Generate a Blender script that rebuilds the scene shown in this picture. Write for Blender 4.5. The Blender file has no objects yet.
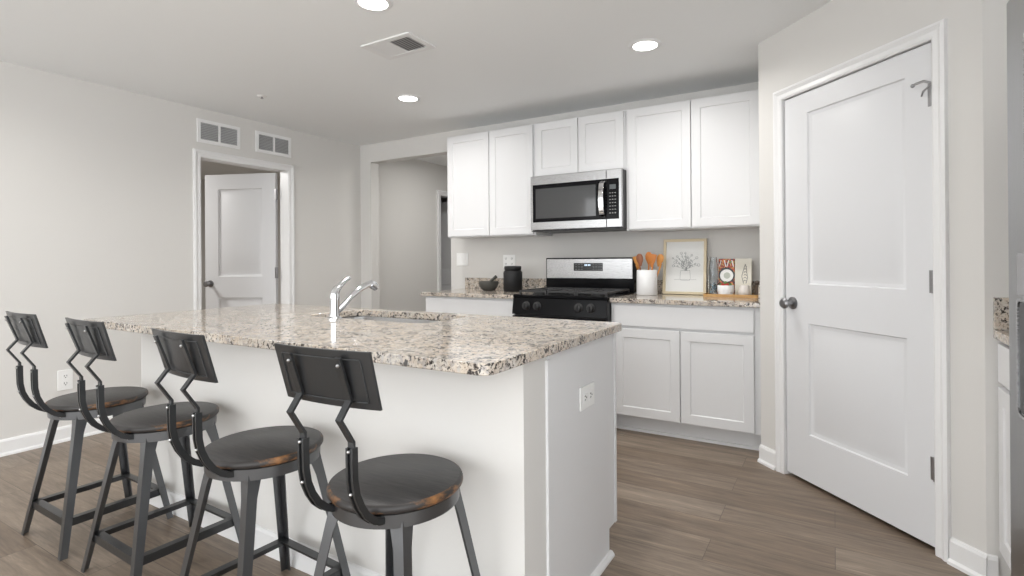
import bpy, bmesh, math, random
from mathutils import Vector, Matrix
I = 0.0254          # all coordinates below are in inches
random.seed(7)
S = bpy.context.scene
C = S.collection
PI = math.pi

# ------------------------------------------------------------------ camera
PSI, PIT, ROL, F_PX, CX, CY, CAM_H = .525, .001, .007, 529.93, 526.1, 259.75, 46.305
cam = bpy.data.cameras.new('camera'); cam_o = bpy.data.objects.new('camera', cam); C.objects.link(cam_o)
cam.sensor_width = 36; cam.sensor_fit = 'HORIZONTAL'; cam.lens = F_PX / 1024 * 36
cam.shift_x = (512 - CX) / 1024; cam.shift_y = -(288 - CY) / 1024
cam.clip_start = .02; cam.clip_end = 100
cam_o.matrix_world = (Matrix.Translation((0, 0, CAM_H * I)) @ Matrix.Rotation(PSI, 4, 'Z')
                      @ Matrix.Rotation(PI / 2 + PIT, 4, 'X') @ Matrix.Rotation(-ROL, 4, 'Z'))
S.camera = cam_o

# ------------------------------------------------------------------ world, exposure
w = bpy.data.worlds.new('daylight'); S.world = w; w.use_nodes = True
bgn = w.node_tree.nodes['Background']; bgn.inputs[0].default_value = (.975, .99, 1, 1); bgn.inputs[1].default_value = 3.3
S.view_settings.view_transform = 'Standard'; S.view_settings.look = 'None'
S.view_settings.exposure = 0.22; S.view_settings.gamma = 1.0
S.view_settings.use_curve_mapping = False

# ------------------------------------------------------------------ lamps (recessed downlights; added unseen lamps in kitchen, hall and side room)
CEIL = 95.5
LIGHTS = [(-75.2, 72.6), (-110.6, 120.6), (-37, 119)]
def lamp(x, y, z, power, size, col=(1, .98, .95), spread=PI):
    l = bpy.data.lights.new('lamp', 'AREA'); l.shape = 'DISK'; l.size = size * I; l.energy = power; l.color = col; l.spread = spread
    o = bpy.data.objects.new('lamp', l); C.objects.link(o); o.location = (x * I, y * I, z * I); return o
for x, y in LIGHTS: lamp(x, y, CEIL - .9, 7.5, 5.5, spread=2.75)
lamp(-37, 60, CEIL - .9, 7.5, 5.5, spread=2.75)  # unseen downlight added above the frame for more illumination
lamp(-135, 30, CEIL - .9, 7.5, 5.5, spread=2.75)  # another unseen ceiling lamp, no fixture modelled
lamp(-130, 190, CEIL - 2, 11, 26)          # unseen fill added to brighten the hall
lamp(-240, 80, CEIL - 2, 48, 14)           # unseen lamp added behind the white door to brighten its leaf

# ------------------------------------------------------------------ materials
def lin(c):
    return tuple(((v / 255) / 12.92 if v <= 10.3 else ((v / 255 + .055) / 1.055) ** 2.4) for v in c) + (1,)
def mat(name, col, rough=.5, metal=0, spec=.5, emit=0, bump=None, alpha=1, trans=0, coat=0):
    m = bpy.data.materials.new(name); m.use_nodes = True; nt = m.node_tree; b = nt.nodes['Principled BSDF']
    c = col if len(col) == 4 else lin(col)
    b.inputs['Base Color'].default_value = c; b.inputs['Roughness'].default_value = rough
    b.inputs['Metallic'].default_value = metal; b.inputs['Specular IOR Level'].default_value = spec
    b.inputs['Transmission Weight'].default_value = trans; b.inputs['Coat Weight'].default_value = coat
    if emit: b.inputs['Emission Color'].default_value = c; b.inputs['Emission Strength'].default_value = emit
    # a faint surface variation so nothing is a dead flat colour
    tc = nt.nodes.new('ShaderNodeTexCoord'); n = nt.nodes.new('ShaderNodeTexNoise')
    n.inputs['Scale'].default_value = bump[0] if bump else 60; n.inputs['Detail'].default_value = 3
    nt.links.new(tc.outputs['Object'], n.inputs['Vector'])
    bp = nt.nodes.new('ShaderNodeBump'); bp.inputs['Strength'].default_value = bump[1] if bump else .02; bp.inputs['Distance'].default_value = .002
    nt.links.new(n.outputs['Fac'], bp.inputs['Height']); nt.links.new(bp.outputs['Normal'], b.inputs['Normal'])
    return m
def nodes(m): return m.node_tree, m.node_tree.nodes['Principled BSDF']
def ramp(nt, stops, interp='LINEAR'):
    r = nt.nodes.new('ShaderNodeValToRGB'); r.color_ramp.interpolation = interp
    e = r.color_ramp.elements
    while len(e) < len(stops): e.new(.5)
    for k, (p, c) in enumerate(stops): e[k].position = p; e[k].color = c if len(c) == 4 else lin(c)
    return r
def mix(nt, fac, a, b, mode='MIX'):
    n = nt.nodes.new('ShaderNodeMix'); n.data_type = 'RGBA'; n.blend_type = mode
    for s, v in ((0, fac), (6, a), (7, b)):
        if hasattr(v, 'is_output'): nt.links.new(v, n.inputs[s])
        else: n.inputs[s].default_value = v
    return n.outputs[2]
def math_(nt, op, a, b=0, clamp=False):
    n = nt.nodes.new('ShaderNodeMath'); n.operation = op; n.use_clamp = clamp
    for s, v in ((0, a), (1, b)):
        if hasattr(v, 'is_output'): nt.links.new(v, n.inputs[s])
        else: n.inputs[s].default_value = v
    return n.outputs[0]
def noise(nt, vec, scale, detail=3, rough=.5, dist=0):
    n = nt.nodes.new('ShaderNodeTexNoise'); n.inputs['Scale'].default_value = scale; n.inputs['Detail'].default_value = detail
    n.inputs['Roughness'].default_value = rough; n.inputs['Distortion'].default_value = dist
    nt.links.new(vec, n.inputs['Vector']); return n.outputs['Fac']
def mapping(nt, scale=(1, 1, 1), rot=(0, 0, 0), loc=(0, 0, 0), src='Object'):
    tc = nt.nodes.new('ShaderNodeTexCoord'); mp = nt.nodes.new('ShaderNodeMapping')
    mp.inputs['Scale'].default_value = scale; mp.inputs['Rotation'].default_value = rot; mp.inputs['Location'].default_value = loc
    nt.links.new(tc.outputs[src], mp.inputs['Vector']); return mp.outputs['Vector']

WALL = mat('wall_paint', (.675, .662, .64, 1), .75, bump=(250, .08))
CEILM = mat('ceiling_paint', (.86, .872, .872, 1), .9, bump=(200, .1))
TRIM = mat('white_trim_paint', (.80, .80, .80, 1), .35)
CAB = mat('white_cabinet_paint', (.73, .732, .74, 1), .38)
CABIN = mat('cabinet_side_maple', (.62, .56, .45, 1), .5)
DOORM = mat('white_door_paint', (.71, .715, .73, 1), .38)
PLASTIC = mat('white_plastic', (.86, .86, .85, 1), .35)
SLOT = mat('dark_slot', (.03, .03, .03, 1), .6)
GRILLE = mat('grille_grey', (.48, .485, .49, 1), .5)
DUCT = mat('duct_dark', (.28, .28, .285, 1), .8)
GUN = mat('gunmetal', (.08, .083, .087, 1), .3, .8, bump=(90, .15))
GUNL = mat('pale_gunmetal', (.15, .155, .162, 1), .3, .85, bump=(90, .15))  # paler gunmetal tone for the stool legs and seat ring
BOLT = mat('bolt_steel', (.55, .55, .55, 1), .3, 1)
CHROME = mat('chrome', (.82, .83, .85, 1), .08, 1)
NICKEL = mat('satin_nickel', (.30, .30, .31, 1), .3, 1)
HINGE = mat('hinge_steel', (.38, .38, .39, 1), .35, 1)
BLACKG = mat('black_gloss', (.006, .006, .007, 1), .12, spec=.1)
BLACKM = mat('black_matte', (.022, .022, .023, 1), .45)
GLASSB = mat('oven_window', (.035, .036, .038, 1), .06, coat=.5)
DISP = mat('display_dark', (.012, .014, .016, 1), .15)
DIGIT = mat('display_digits', (.65, .8, .95, 1), .4, emit=.8)
KEYP = mat('key_print', (.22, .22, .22, 1), .5)
GREYP = mat('range_side', (.05, .05, .052, 1), .35)
LENS = mat('lamp_lens', (1, .98, .95, 1), .4, emit=9)
CERAM = mat('white_ceramic', (.84, .845, .85, 1), .3)
IRONG = mat('cast_iron', (.035, .035, .036, 1), .5, bump=(150, .3))
JAR = mat('black_jar', (.012, .012, .013, 1), .45, spec=.3)
STONE = mat('dark_stone', (.065, .063, .055, 1), .6, bump=(300, .5))
WOODT = mat('tray_wood', (.50, .29, .10, 1), .45)
SPOON = [mat('spoon_wood', (.50, .17, .03, 1), .5), mat('spoon_wood_pale', (.58, .25, .055, 1), .5), mat('spoon_wood_dark', (.25, .09, .04, 1), .5)]
FRAMEW = mat('frame_pale_wood', (.66, .56, .38, 1), .4)
PAPER = mat('paper', (.80, .81, .80, 1), .7)
INK = mat('ink_line', (.22, .24, .25, 1), .8)
BOOKP = mat('book_pages', (.75, .73, .68, 1), .8)
PEPPER = mat('brown_grinder', (.10, .075, .055, 1), .5)

def wood_lines(m, c1, c2, sc):
    nt, b = nodes(m); v = mapping(nt, sc)
    f = noise(nt, v, 8, 5, .6)
    r = ramp(nt, [(.3, c1), (.7, c2)]); nt.links.new(f, r.inputs[0]); nt.links.new(r.outputs[0], b.inputs['Base Color'])
wood_lines(WOODT, (.42, .22, .07, 1), (.62, .38, .15, 1), (1, 12, 12))

def stainless(name, base=(.56, .56, .57, 1), rough=.26, axis=(1, 1, 60)):
    m = mat(name, base, rough, 1); nt, b = nodes(m); v = mapping(nt, axis)
    f = noise(nt, v, 20, 3); r = ramp(nt, [(.2, (rough - .06,) * 3 + (1,)), (.8, (rough + .06,) * 3 + (1,))])
    nt.links.new(f, r.inputs[0]); nt.links.new(r.outputs[0], b.inputs['Roughness']); return m
STEEL = stainless('stainless_steel', (.43, .43, .435, 1), .27)
STEELF = stainless('fridge_stainless', (.34, .345, .35, 1), .32, (1, 60, 1))

def granite():
    m = mat('speckled_granite', (.6, .55, .48, 1), .12); nt, b = nodes(m); v = mapping(nt)
    big = noise(nt, v, 9, 4, .6, .6)
    med = noise(nt, v, 48, 5, .62, .8)
    fine = noise(nt, v, 150, 3, .6)
    base = ramp(nt, [(.32, (.33, .27, .22, 1)), (.45, (.53, .455, .38, 1)), (.58, (.63, .57, .49, 1)), (.74, (.72, .69, .63, 1))])
    nt.links.new(med, base.inputs[0])
    warm = ramp(nt, [(.38, (.50, .47, .43, 1)), (.56, (.60, .50, .40, 1))]); nt.links.new(big, warm.inputs[0])
    c = mix(nt, .45, base.outputs[0], warm.outputs[0])
    # grey crystals
    vo = nt.nodes.new('ShaderNodeTexVoronoi'); vo.inputs['Scale'].default_value = 95; nt.links.new(v, vo.inputs['Vector'])
    sep = nt.nodes.new('ShaderNodeSeparateColor'); nt.links.new(vo.outputs['Color'], sep.inputs[0])
    g = math_(nt, 'GREATER_THAN', sep.outputs[0], .80); c = mix(nt, math_(nt, 'MULTIPLY', g, .65), c, (.33, .31, .30, 1))
    wv = math_(nt, 'GREATER_THAN', sep.outputs[1], .82); c = mix(nt, math_(nt, 'MULTIPLY', wv, .3), c, (.74, .72, .68, 1))
    # dark specks, clustered
    n2 = noise(nt, v, 85, 4, .7, .5); cl = noise(nt, mapping(nt, loc=(3, 1, 5)), 22, 2)
    d = math_(nt, 'ADD', n2, math_(nt, 'MULTIPLY', cl, .35))
    dr = ramp(nt, [(.715, (0, 0, 0, 1)), (.755, (1, 1, 1, 1))]); nt.links.new(d, dr.inputs[0])
    c = mix(nt, dr.outputs[0], c, (.045, .038, .035, 1))
    fr = ramp(nt, [(.615, (0, 0, 0, 1)), (.675, (1, 1, 1, 1))]); nt.links.new(fine, fr.inputs[0])
    c = mix(nt, math_(nt, 'MULTIPLY', fr.outputs[0], .7), c, (.10, .08, .07, 1))
    nt.links.new(c, b.inputs['Base Color']); b.inputs['Specular IOR Level'].default_value = .55
    b.inputs['Roughness'].default_value = .1
    for l in list(b.inputs['Normal'].links): nt.links.remove(l)
    return m
GRAN = granite()

def floor_mat():
    m = mat('vinyl_plank', (.3, .25, .2, 1), .42); nt, b = nodes(m)
    v = mapping(nt)
    br = nt.nodes.new('ShaderNodeTexBrick'); nt.links.new(v, br.inputs['Vector'])
    br.inputs['Scale'].default_value = 1; br.inputs['Brick Width'].default_value = 1.22; br.inputs['Row Height'].default_value = .178
    br.inputs['Mortar Size'].default_value = .0011; br.inputs['Mortar Smooth'].default_value = .1; br.offset = .37; br.offset_frequency = 2
    br.inputs['Color1'].default_value = (.19, .142, .104, 1); br.inputs['Color2'].default_value = (.265, .212, .166, 1)
    br.inputs['Mortar'].default_value = (.10, .078, .06, 1); br.inputs['Bias'].default_value = -.05
    # grain: per-plank shifted, stretched along the plank
    vm = nt.nodes.new('ShaderNodeVectorMath'); vm.operation = 'MULTIPLY_ADD'
    nt.links.new(br.outputs['Color'], vm.inputs[0]); vm.inputs[1].default_value = (37, 23, 0); nt.links.new(v, vm.inputs[2])
    mp = nt.nodes.new('ShaderNodeMapping'); mp.inputs['Scale'].default_value = (.75, 8, 1); nt.links.new(vm.outputs[0], mp.inputs['Vector'])
    g1 = noise(nt, mp.outputs[0], 3.0, 6, .65, .5)
    r = ramp(nt, [(.30, (.58, .56, .54, 1)), (.46, (.92, .91, .9, 1)), (.60, (1.12, 1.11, 1.09, 1)), (.72, (1.6, 1.58, 1.54, 1))]); nt.links.new(g1, r.inputs[0])
    c = mix(nt, 1, br.outputs['Color'], r.outputs[0], 'MULTIPLY')
    g2 = noise(nt, mp.outputs[0], 14, 4, .6); r2 = ramp(nt, [(.3, (.82, .82, .82, 1)), (.7, (1.1, 1.1, 1.1, 1))]); nt.links.new(g2, r2.inputs[0])
    c = mix(nt, 1, c, r2.outputs[0], 'MULTIPLY')
    nt.links.new(c, b.inputs['Base Color'])
    return m
FLOORM = floor_mat()

def seat_mats():
    top = mat('seat_black_wood', (.03, .03, .032, 1), .42); nt, b = nodes(top)
    v = mapping(nt, (6, 60, 6)); f = noise(nt, v, 3, 5, .6)
    r = ramp(nt, [(.3, (.020, .020, .022, 1)), (.7, (.050, .048, .048, 1))]); nt.links.new(f, r.inputs[0]); nt.links.new(r.outputs[0], b.inputs['Base Color'])
    edge = mat('seat_worn_edge', (.2, .09, .03, 1), .45); nt, b = nodes(edge)
    f = noise(nt, mapping(nt, (9, 9, 20)), 1.6, 4, .6)
    r = ramp(nt, [(.52, (.026, .023, .022, 1)), (.70, (.30, .14, .05, 1))]); nt.links.new(f, r.inputs[0]); nt.links.new(r.outputs[0], b.inputs['Base Color'])
    return top, edge
SEAT, SEATE = seat_mats()

# ------------------------------------------------------------------ mesh builder
ORG = {}            # object name -> world base point in inches
class M:
    def __init__(s, xf=None): s.v = []; s.f = []; s.mi = []; s.cur = 0; s.xf = xf
    def add(s, vs, fs, mi=None):
        n = len(s.v)
        s.v += [tuple(s.xf(*p)) if s.xf else tuple(p) for p in vs]
        s.f += [tuple(n + i for i in f) for f in fs]; s.mi += [s.cur if mi is None else mi] * len(fs)
    def box(s, x0, x1, y0, y1, z0, z1, mi=None):
        vs = [(x, y, z) for z in (z0, z1) for x, y in ((x0, y0), (x1, y0), (x1, y1), (x0, y1))]
        s.add(vs, [(3, 2, 1, 0), (4, 5, 6, 7), (0, 1, 5, 4), (1, 2, 6, 5), (2, 3, 7, 6), (3, 0, 4, 7)], mi); return s
    def prism(s, bottom, top, mi=None):           # two loops of 3-D points
        n = len(bottom)
        s.add(list(bottom) + list(top), [tuple(range(n))[::-1], tuple(range(n, 2 * n))] + [(i, (i + 1) % n, n + (i + 1) % n, n + i) for i in range(n)], mi); return s
    def ring(s, outer, inner, z0, z1):            # plate with a hole: two 2-D loops of equal length
        n = len(outer); vs = [(x, y, z) for z in (z0, z1) for lp in (outer, inner) for x, y in lp]; fs = []
        for i in range(n):
            j = (i + 1) % n
            fs += [(i, n + i, n + j, j), (2 * n + i, 2 * n + j, 3 * n + j, 3 * n + i), (i, j, 2 * n + j, 2 * n + i), (n + j, n + i, 3 * n + i, 3 * n + j)]
        s.add(vs, fs); return s
    def lathe(s, prof, cx=0, cy=0, z=0, seg=32, mi=None, mis=None):     # prof: (r, z) list, closed at axis when r==0
        n = len(prof); vs = [(cx + r * math.cos(2 * PI * k / seg), cy + r * math.sin(2 * PI * k / seg), z + h) for k in range(seg) for r, h in prof]
        for i in range(n - 1):
            fs = []
            for k in range(seg):
                a, b = k * n + i, ((k + 1) % seg) * n + i
                fs.append((a, b, b + 1, a + 1))
            if i == 0: s._lv = len(s.v); s.add(vs, fs, (mis[i] if mis else mi))
            else:
                base = s._lv; s.f += [tuple(base + q for q in f) for f in fs]; s.mi += [(mis[i] if mis else (s.cur if mi is None else mi))] * len(fs)
        return s
    def sweep(s, path, prof, up=(0, 0, 1), side=None, cap=True, closed=False):    # prof in (side, up') plane per path point
        P = [Vector(p) for p in path]; n = len(prof); vs = []
        for i, p in enumerate(P):
            if i == 0: t = P[1] - P[0]
            elif i == len(P) - 1: t = P[-1] - P[-2]
            else: t = (P[i + 1] - P[i]).normalized() + (P[i] - P[i - 1]).normalized()
            t.normalize()
            sd = Vector(side) if side else t.cross(Vector(up))
            if sd.length < 1e-4: sd = Vector((1, 0, 0))
            sd.normalize(); u = sd.cross(t).normalized()
            k = 1
            if 0 < i < len(P) - 1:
                cs = (P[i + 1] - P[i]).normalized().dot((P[i] - P[i - 1]).normalized()); k = 1 / max(.5, math.sqrt((1 + cs) / 2))
            vs += [tuple(p + sd * a + u * b * (k if side else 1)) for a, b in prof]
        fs = [(i * n + j, i * n + (j + 1) % n, (i + 1) * n + (j + 1) % n, (i + 1) * n + j) for i in range(len(P) - 1) for j in range(n)]
        if cap: fs += [tuple(range(n))[::-1], tuple(range((len(P) - 1) * n, len(P) * n))]
        s.add(vs, fs); return s
    def tube(s, path, r, seg=12, side=None):
        if not isinstance(r, (list, tuple)):
            return s.sweep(path, [(r * math.cos(2 * PI * k / seg), r * math.sin(2 * PI * k / seg)) for k in range(seg)], side=side)
        P = [Vector(p) for p in path]; vs = []; ref = Vector(side) if side else None
        for i, p in enumerate(P):
            t = (P[min(i + 1, len(P) - 1)] - P[max(i - 1, 0)]).normalized()
            sd = (ref or (t.cross(Vector((0, 0, 1))) if abs(t.z) < .95 else Vector((1, 0, 0)))).normalized(); u = sd.cross(t).normalized()
            vs += [tuple(p + (sd * math.cos(2 * PI * k / seg) + u * math.sin(2 * PI * k / seg)) * r[i]) for k in range(seg)]
        n = seg
        fs = [(i * n + j, i * n + (j + 1) % n, (i + 1) * n + (j + 1) % n, (i + 1) * n + j) for i in range(len(P) - 1) for j in range(n)]
        fs += [tuple(range(n))[::-1], tuple(range((len(P) - 1) * n, len(P) * n))]
        s.add(vs, fs); return s
    def ball(s, c, r, seg=10, sq=(1, 1, 1)):
        n = seg // 2 + 1; vs = []; fs = []
        for i in range(n):
            a = PI * i / (n - 1)
            for k in range(seg):
                b = 2 * PI * k / seg
                vs.append((c[0] + r * sq[0] * math.sin(a) * math.cos(b), c[1] + r * sq[1] * math.sin(a) * math.sin(b), c[2] + r * sq[2] * math.cos(a)))
        for i in range(n - 1):
            for k in range(seg): fs.append((i * seg + k, (i + 1) * seg + k, (i + 1) * seg + (k + 1) % seg, i * seg + (k + 1) % seg))
        s.add(vs, fs); return s
    def build(s, name, mats, parent=None, origin=None, bevel=0, bseg=2, smooth=35):
        if origin is None:
            origin = ORG.get(parent.name, (0, 0, 0)) if parent else (0, 0, 0)
        me = bpy.data.meshes.new(name)
        me.from_pydata([((x - origin[0]) * I, (y - origin[1]) * I, (z - origin[2]) * I) for x, y, z in s.v], [], s.f)
        bm = bmesh.new(); bm.from_mesh(me); bmesh.ops.remove_doubles(bm, verts=bm.verts, dist=2e-5)
        bmesh.ops.dissolve_degenerate(bm, edges=bm.edges, dist=1e-6)
        bmesh.ops.recalc_face_normals(bm, faces=bm.faces); bm.to_mesh(me); bm.free()
        mats = mats if isinstance(mats, (list, tuple)) else [mats]
        for m in mats: me.materials.append(m)
        if len(mats) > 1 and len(me.polygons) == len(s.mi):
            for p, k in zip(me.polygons, s.mi): p.material_index = k
        if smooth:
            for p in me.polygons: p.use_smooth = True
            me.set_sharp_from_angle(angle=math.radians(smooth))
        o = bpy.data.objects.new(name, me); C.objects.link(o)
        po = ORG.get(parent.name, (0, 0, 0)) if parent else (0, 0, 0)
        if parent: o.parent = parent
        o.location = tuple((a - b) * I for a, b in zip(origin, po)); ORG[o.name] = origin
        if bevel:
            b = o.modifiers.new('bevel', 'BEVEL'); b.width = bevel * I; b.segments = bseg; b.limit_method = 'ANGLE'; b.angle_limit = math.radians(40)
            b.harden_normals = True
        return o
def tag(o, label=None, cat=None, group=None, kind=None):
    for k, v in (('label', label), ('category', cat), ('group', group), ('kind', kind)):
        if v: o[k] = v
    return o
def thing(name, loc, label, cat, group=None, kind=None):
    o = bpy.data.objects.new(name, None); C.objects.link(o); o.empty_display_size = .05
    o.location = tuple(a * I for a in loc); ORG[o.name] = tuple(loc); return tag(o, label, cat, group, kind)
def struct(name, m, mats, **k): return tag(m.build(name, mats, **k), kind='structure')
def copy_tree(o, parent=None):
    c = o.copy(); C.objects.link(c); c.parent = parent; ORG[c.name] = ORG.get(o.name, (0, 0, 0))
    for ch in list(o.children): copy_tree(ch, c)
    return c
def B(x0, x1, y0, y1, z0, z1): return M().box(x0, x1, y0, y1, z0, z1)
def rrect(x0, x1, y0, y1, r, n=5):
    out = []
    for cx, cy, a0 in ((x1 - r, y1 - r, 0), (x0 + r, y1 - r, 90), (x0 + r, y0 + r, 180), (x1 - r, y0 + r, 270)):
        out += [(cx + r * math.cos(math.radians(a0 + 90 * k / n)), cy + r * math.sin(math.radians(a0 + 90 * k / n))) for k in range(n + 1)]
    return out

# ------------------------------------------------------------------ room shell
D = 160.1; XL = -174.0; WT = 4.5; XP, YP = -14.5, 131.7
c45 = math.sqrt(.5); XR, YR = XP + 47 * c45, YP - 47 * c45       # end of the slanted pantry wall
XRW = 45.5
def PW(s, n, z): return (XP + s * c45 - n * c45, YP - s * c45 - n * c45, z)      # slanted wall frame: s along, n towards the room
struct('floor', B(-330, 60, -110, 330, -2, 0), FLOORM)
struct('ceiling', B(-330, 60, -110, 330, CEIL, CEIL + 3), CEILM)
m = M()
for a, b, z0 in ((-110, 93.4, 0), (93.4, 125.8, 80.1), (125.8, 212.5, 0), (212.5, 243.5, 80.1), (243.5, 330, 0)):
    m.box(XL - WT, XL, a, b, z0, CEIL)
struct('wall_left', m, WALL)
m = M()
m.box(XL, -167.9, D, D + WT, 0, CEIL); m.box(-167.9, -125.7, D, D + WT, 88, CEIL); m.box(-125.7, XRW + WT, D, D + WT, 0, CEIL)
struct('wall_back', m, WALL)
m = M(); m.box(XP, XP + WT, YP + 3.4, D, 0, CEIL)
struct('wall_pantry_side', m, WALL)
# slanted pantry wall with the door opening
S0, S1, DZ = 7.2, 40.3, 80.6
m = M(PW)
def wallseg(sa, sb, z0): m.box(sa, sb, -WT, 0, z0, CEIL)
m.prism([(0, 0, 0), (S0, 0, 0), (S0, -WT, 0), (WT * .41, -WT, 0)], [(0, 0, CEIL), (S0, 0, CEIL), (S0, -WT, CEIL), (WT * .41, -WT, CEIL)])
wallseg(S0, S1, DZ)
m.prism([(S1, 0, 0), (47, 0, 0), (47 - WT * .41, -WT, 0), (S1, -WT, 0)], [(S1, 0, CEIL), (47, 0, CEIL), (47 - WT * .41, -WT, CEIL), (S1, -WT, CEIL)])
struct('wall_pantry', m, WALL)
struct('wall_pantry_return', B(XR, XRW, YR, YR + WT, 0, CEIL), WALL)
struct('wall_right', B(XRW, XRW + WT, 24, D, 0, CEIL), WALL)
# rooms beyond the doorways
struct('wall_side_room', M().box(-330, -326, -10, 330, 0, CEIL).box(-326, XL - WT, -10, -6, 0, CEIL).box(-326, XL - WT, 200, 204, 0, CEIL), WALL)
struct('wall_hall', M().box(-326, -110, 326, 330, 0, CEIL).box(-112, -108, D + WT, 326, 0, CEIL), WALL)

# baseboards with shoe
def baseboard(name, xf, a, b):
    m = M(xf)
    pr = [(0, 0), (1.05, 0), (1.0, .45), (.6, .8), (.55, 3.35), (.35, 3.8), (0, 3.9)]
    m.prism([(a, n, z) for n, z in pr], [(b, n, z) for n, z in pr])
    return struct(name, m, TRIM, smooth=20)
baseboard('baseboard_left', lambda s, n, z: (XL + n, s, z), -110, 91.7)
baseboard('baseboard_left_far', lambda s, n, z: (XL + n, s, z), 127.6, D)
baseboard('baseboard_hall', lambda s, n, z: (XL + n, s, z), D + WT, 210)
baseboard('baseboard_pantry', PW, 0, 5.3)
baseboard('baseboard_pantry_right', PW, 42.2, 47.3)
baseboard('baseboard_return', lambda s, n, z: (s, YR - n, z), XR, 19.9)
baseboard('baseboard_back', lambda s, n, z: (s, D - n, z), -125.7, -117.5)
baseboard('baseboard_corner', lambda s, n, z: (s, D - n, z), XL, -167.9)

# door casings: colonial profile built from stepped strips
def casing(name, xf, a, b, top, wdt=3.0):
    m = M(xf)
    pr = [(0, 0), (0, .35), (.35, .55), (1.1, .5), (1.4, .68), (wdt - .5, .85), (wdt, .7), (wdt, 0)]       # (outward from opening, thickness)
    for sx, x in ((-1, a), (1, b)):
        m.prism([(x + sx * u, n, 0) for u, n in pr], [(x + sx * u, n, top + u) for u, n in pr])
    m.prism([(a - u, n, top + u) for u, n in pr], [(b + u, n, top + u) for u, n in pr])
    return struct(name, m, TRIM, smooth=20)
def jamb(name, xf, a, b, top, depth=WT):
    m = M(xf); t = .7
    m.box(a - t + .2, a, -depth, .02, 0, top + t - .2); m.box(b, b + t - .2, -depth, .02, 0, top + t - .2); m.box(a, b, -depth, .02, top, top + t - .2)
    # stop
    return m
# pantry
casing('trim_1', PW, 7.6, 39.9, 80.3, 2.2)
m = jamb('j', PW, 7.6, 39.9, 80.3); m.box(7.6, 8.2, -2.4, -1.7, 0, 80.3); m.box(39.3, 39.9, -2.4, -1.7, 0, 80.3); m.box(7.6, 39.9, -2.4, -1.7, 79.7, 80.3)
struct('trim_2', m, TRIM)
XFL = lambda s, n, z: (XL + n, s, z)
casing('trim_3', XFL, 94, 125.2, 79.8, 2.3)
struct('trim_4', jamb('j', XFL, 94, 125.2, 79.8), TRIM)
casing('trim_5', XFL, 213, 243, 79.8, 2.6)
struct('trim_6', jamb('j', XFL, 213, 243, 79.8), TRIM)

# ------------------------------------------------------------------ doors (two raised panels)
def door_leaf(name, xf, w, h, z0, panels, t=1.4, parent=None):
    """leaf in frame (s 0..w, n 0 front .. -t, z); panels list of (s0,s1,z0,z1), moulded on both faces"""
    xs = sorted({0, w} | {p[0] for p in panels} | {p[1] for p in panels}); zs = sorted({z0, z0 + h} | {p[2] for p in panels} | {p[3] for p in panels})
    m = M(xf)
    for face, sg in ((0, 1), (-t, -1)):
        for i in range(len(xs) - 1):
            for j in range(len(zs) - 1):
                q = (xs[i], xs[i + 1], zs[j], zs[j + 1])
                if any(abs(q[0] - p[0]) < .01 and abs(q[2] - p[2]) < .01 for p in panels):
                    prev = None
                    for ins, dep in ((0, 0), (.2, .3), (.75, .45), (.95, .45), (2.3, .06)):
                        lp = [(q[0] + ins, face - sg * dep, q[2] + ins), (q[1] - ins, face - sg * dep, q[2] + ins), (q[1] - ins, face - sg * dep, q[3] - ins), (q[0] + ins, face - sg * dep, q[3] - ins)]
                        if prev: m.add(prev + lp, [(k, (k + 1) % 4, 4 + (k + 1) % 4, 4 + k) for k in range(4)])
                        prev = lp
                    m.add(prev, [(0, 1, 2, 3)])
                else: m.add([(q[0], face, q[2]), (q[1], face, q[2]), (q[1], face, q[3]), (q[0], face, q[3])], [(0, 1, 2, 3)])
    e = [(0, z0), (w, z0), (w, z0 + h), (0, z0 + h)]
    for k in range(4):
        (a, b), (c, d) = e[k], e[(k + 1) % 4]
        m.add([(a, 0, b), (c, 0, d), (c, -t, d), (a, -t, b)], [(0, 1, 2, 3)])
    return m
def knob_mesh(xf, s, z, out=1, n0=0):
    pr = [(0, 0), (1.3, 0), (1.3, .18), (.55, .4), (.45, 1.3), (.75, 1.6), (1.1, 2.0), (1.12, 2.35), (.8, 2.75), (0, 2.85)]
    m = M(); m.lathe(pr, seg=24); v2 = [(s + x, n0 + out * zz, z + y) for x, y, zz in m.v]
    m.v = [tuple(xf(*p)) for p in v2]; return m
def hinge_mesh(xf, s, z, out=1, hh=3.5):
    m = M(xf); m.tube([(s, out * .35, z - hh / 2), (s, out * .35, z + hh / 2)], .28, 10, side=(1, 0, 0)); m.box(s - .9, s, 0, out * .12, z - hh / 2, z + hh / 2); return m
dx = lambda s, n, z: PW(s + 7.8, n - .25, z)
door1 = struct('door_1', door_leaf('door_1', dx, 31.9, 79.3, .8, [(6.2, 27.2, 10.3, 33), (6.2, 27.2, 41, 76)]), DOORM)
def child(o, name, m, mats, **k):
    return m.build(name, mats, parent=o, **k)
child(door1, 'door_knob', knob_mesh(dx, 2.0, 36.9), NICKEL)
for z in (71.9, 42.5, 13.1): child(door1, 'hinge', hinge_mesh(dx, 32.0, z, hh=3.6), HINGE)
m = M(dx); m.tube([(31.9, .5, 73.6), (31.3, 1.2, 74), (30.4, 1.7, 73.8), (30.0, 1.8, 73.6)], .2, 8); m.ball((30.0, 1.8, 73.6), .32)
m.tube([(31.9, .5, 73.3), (30.8, .7, 72.6), (30.4, .5, 71.9)], .14, 8)
child(door1, 'door_stop', m, HINGE)
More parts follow.
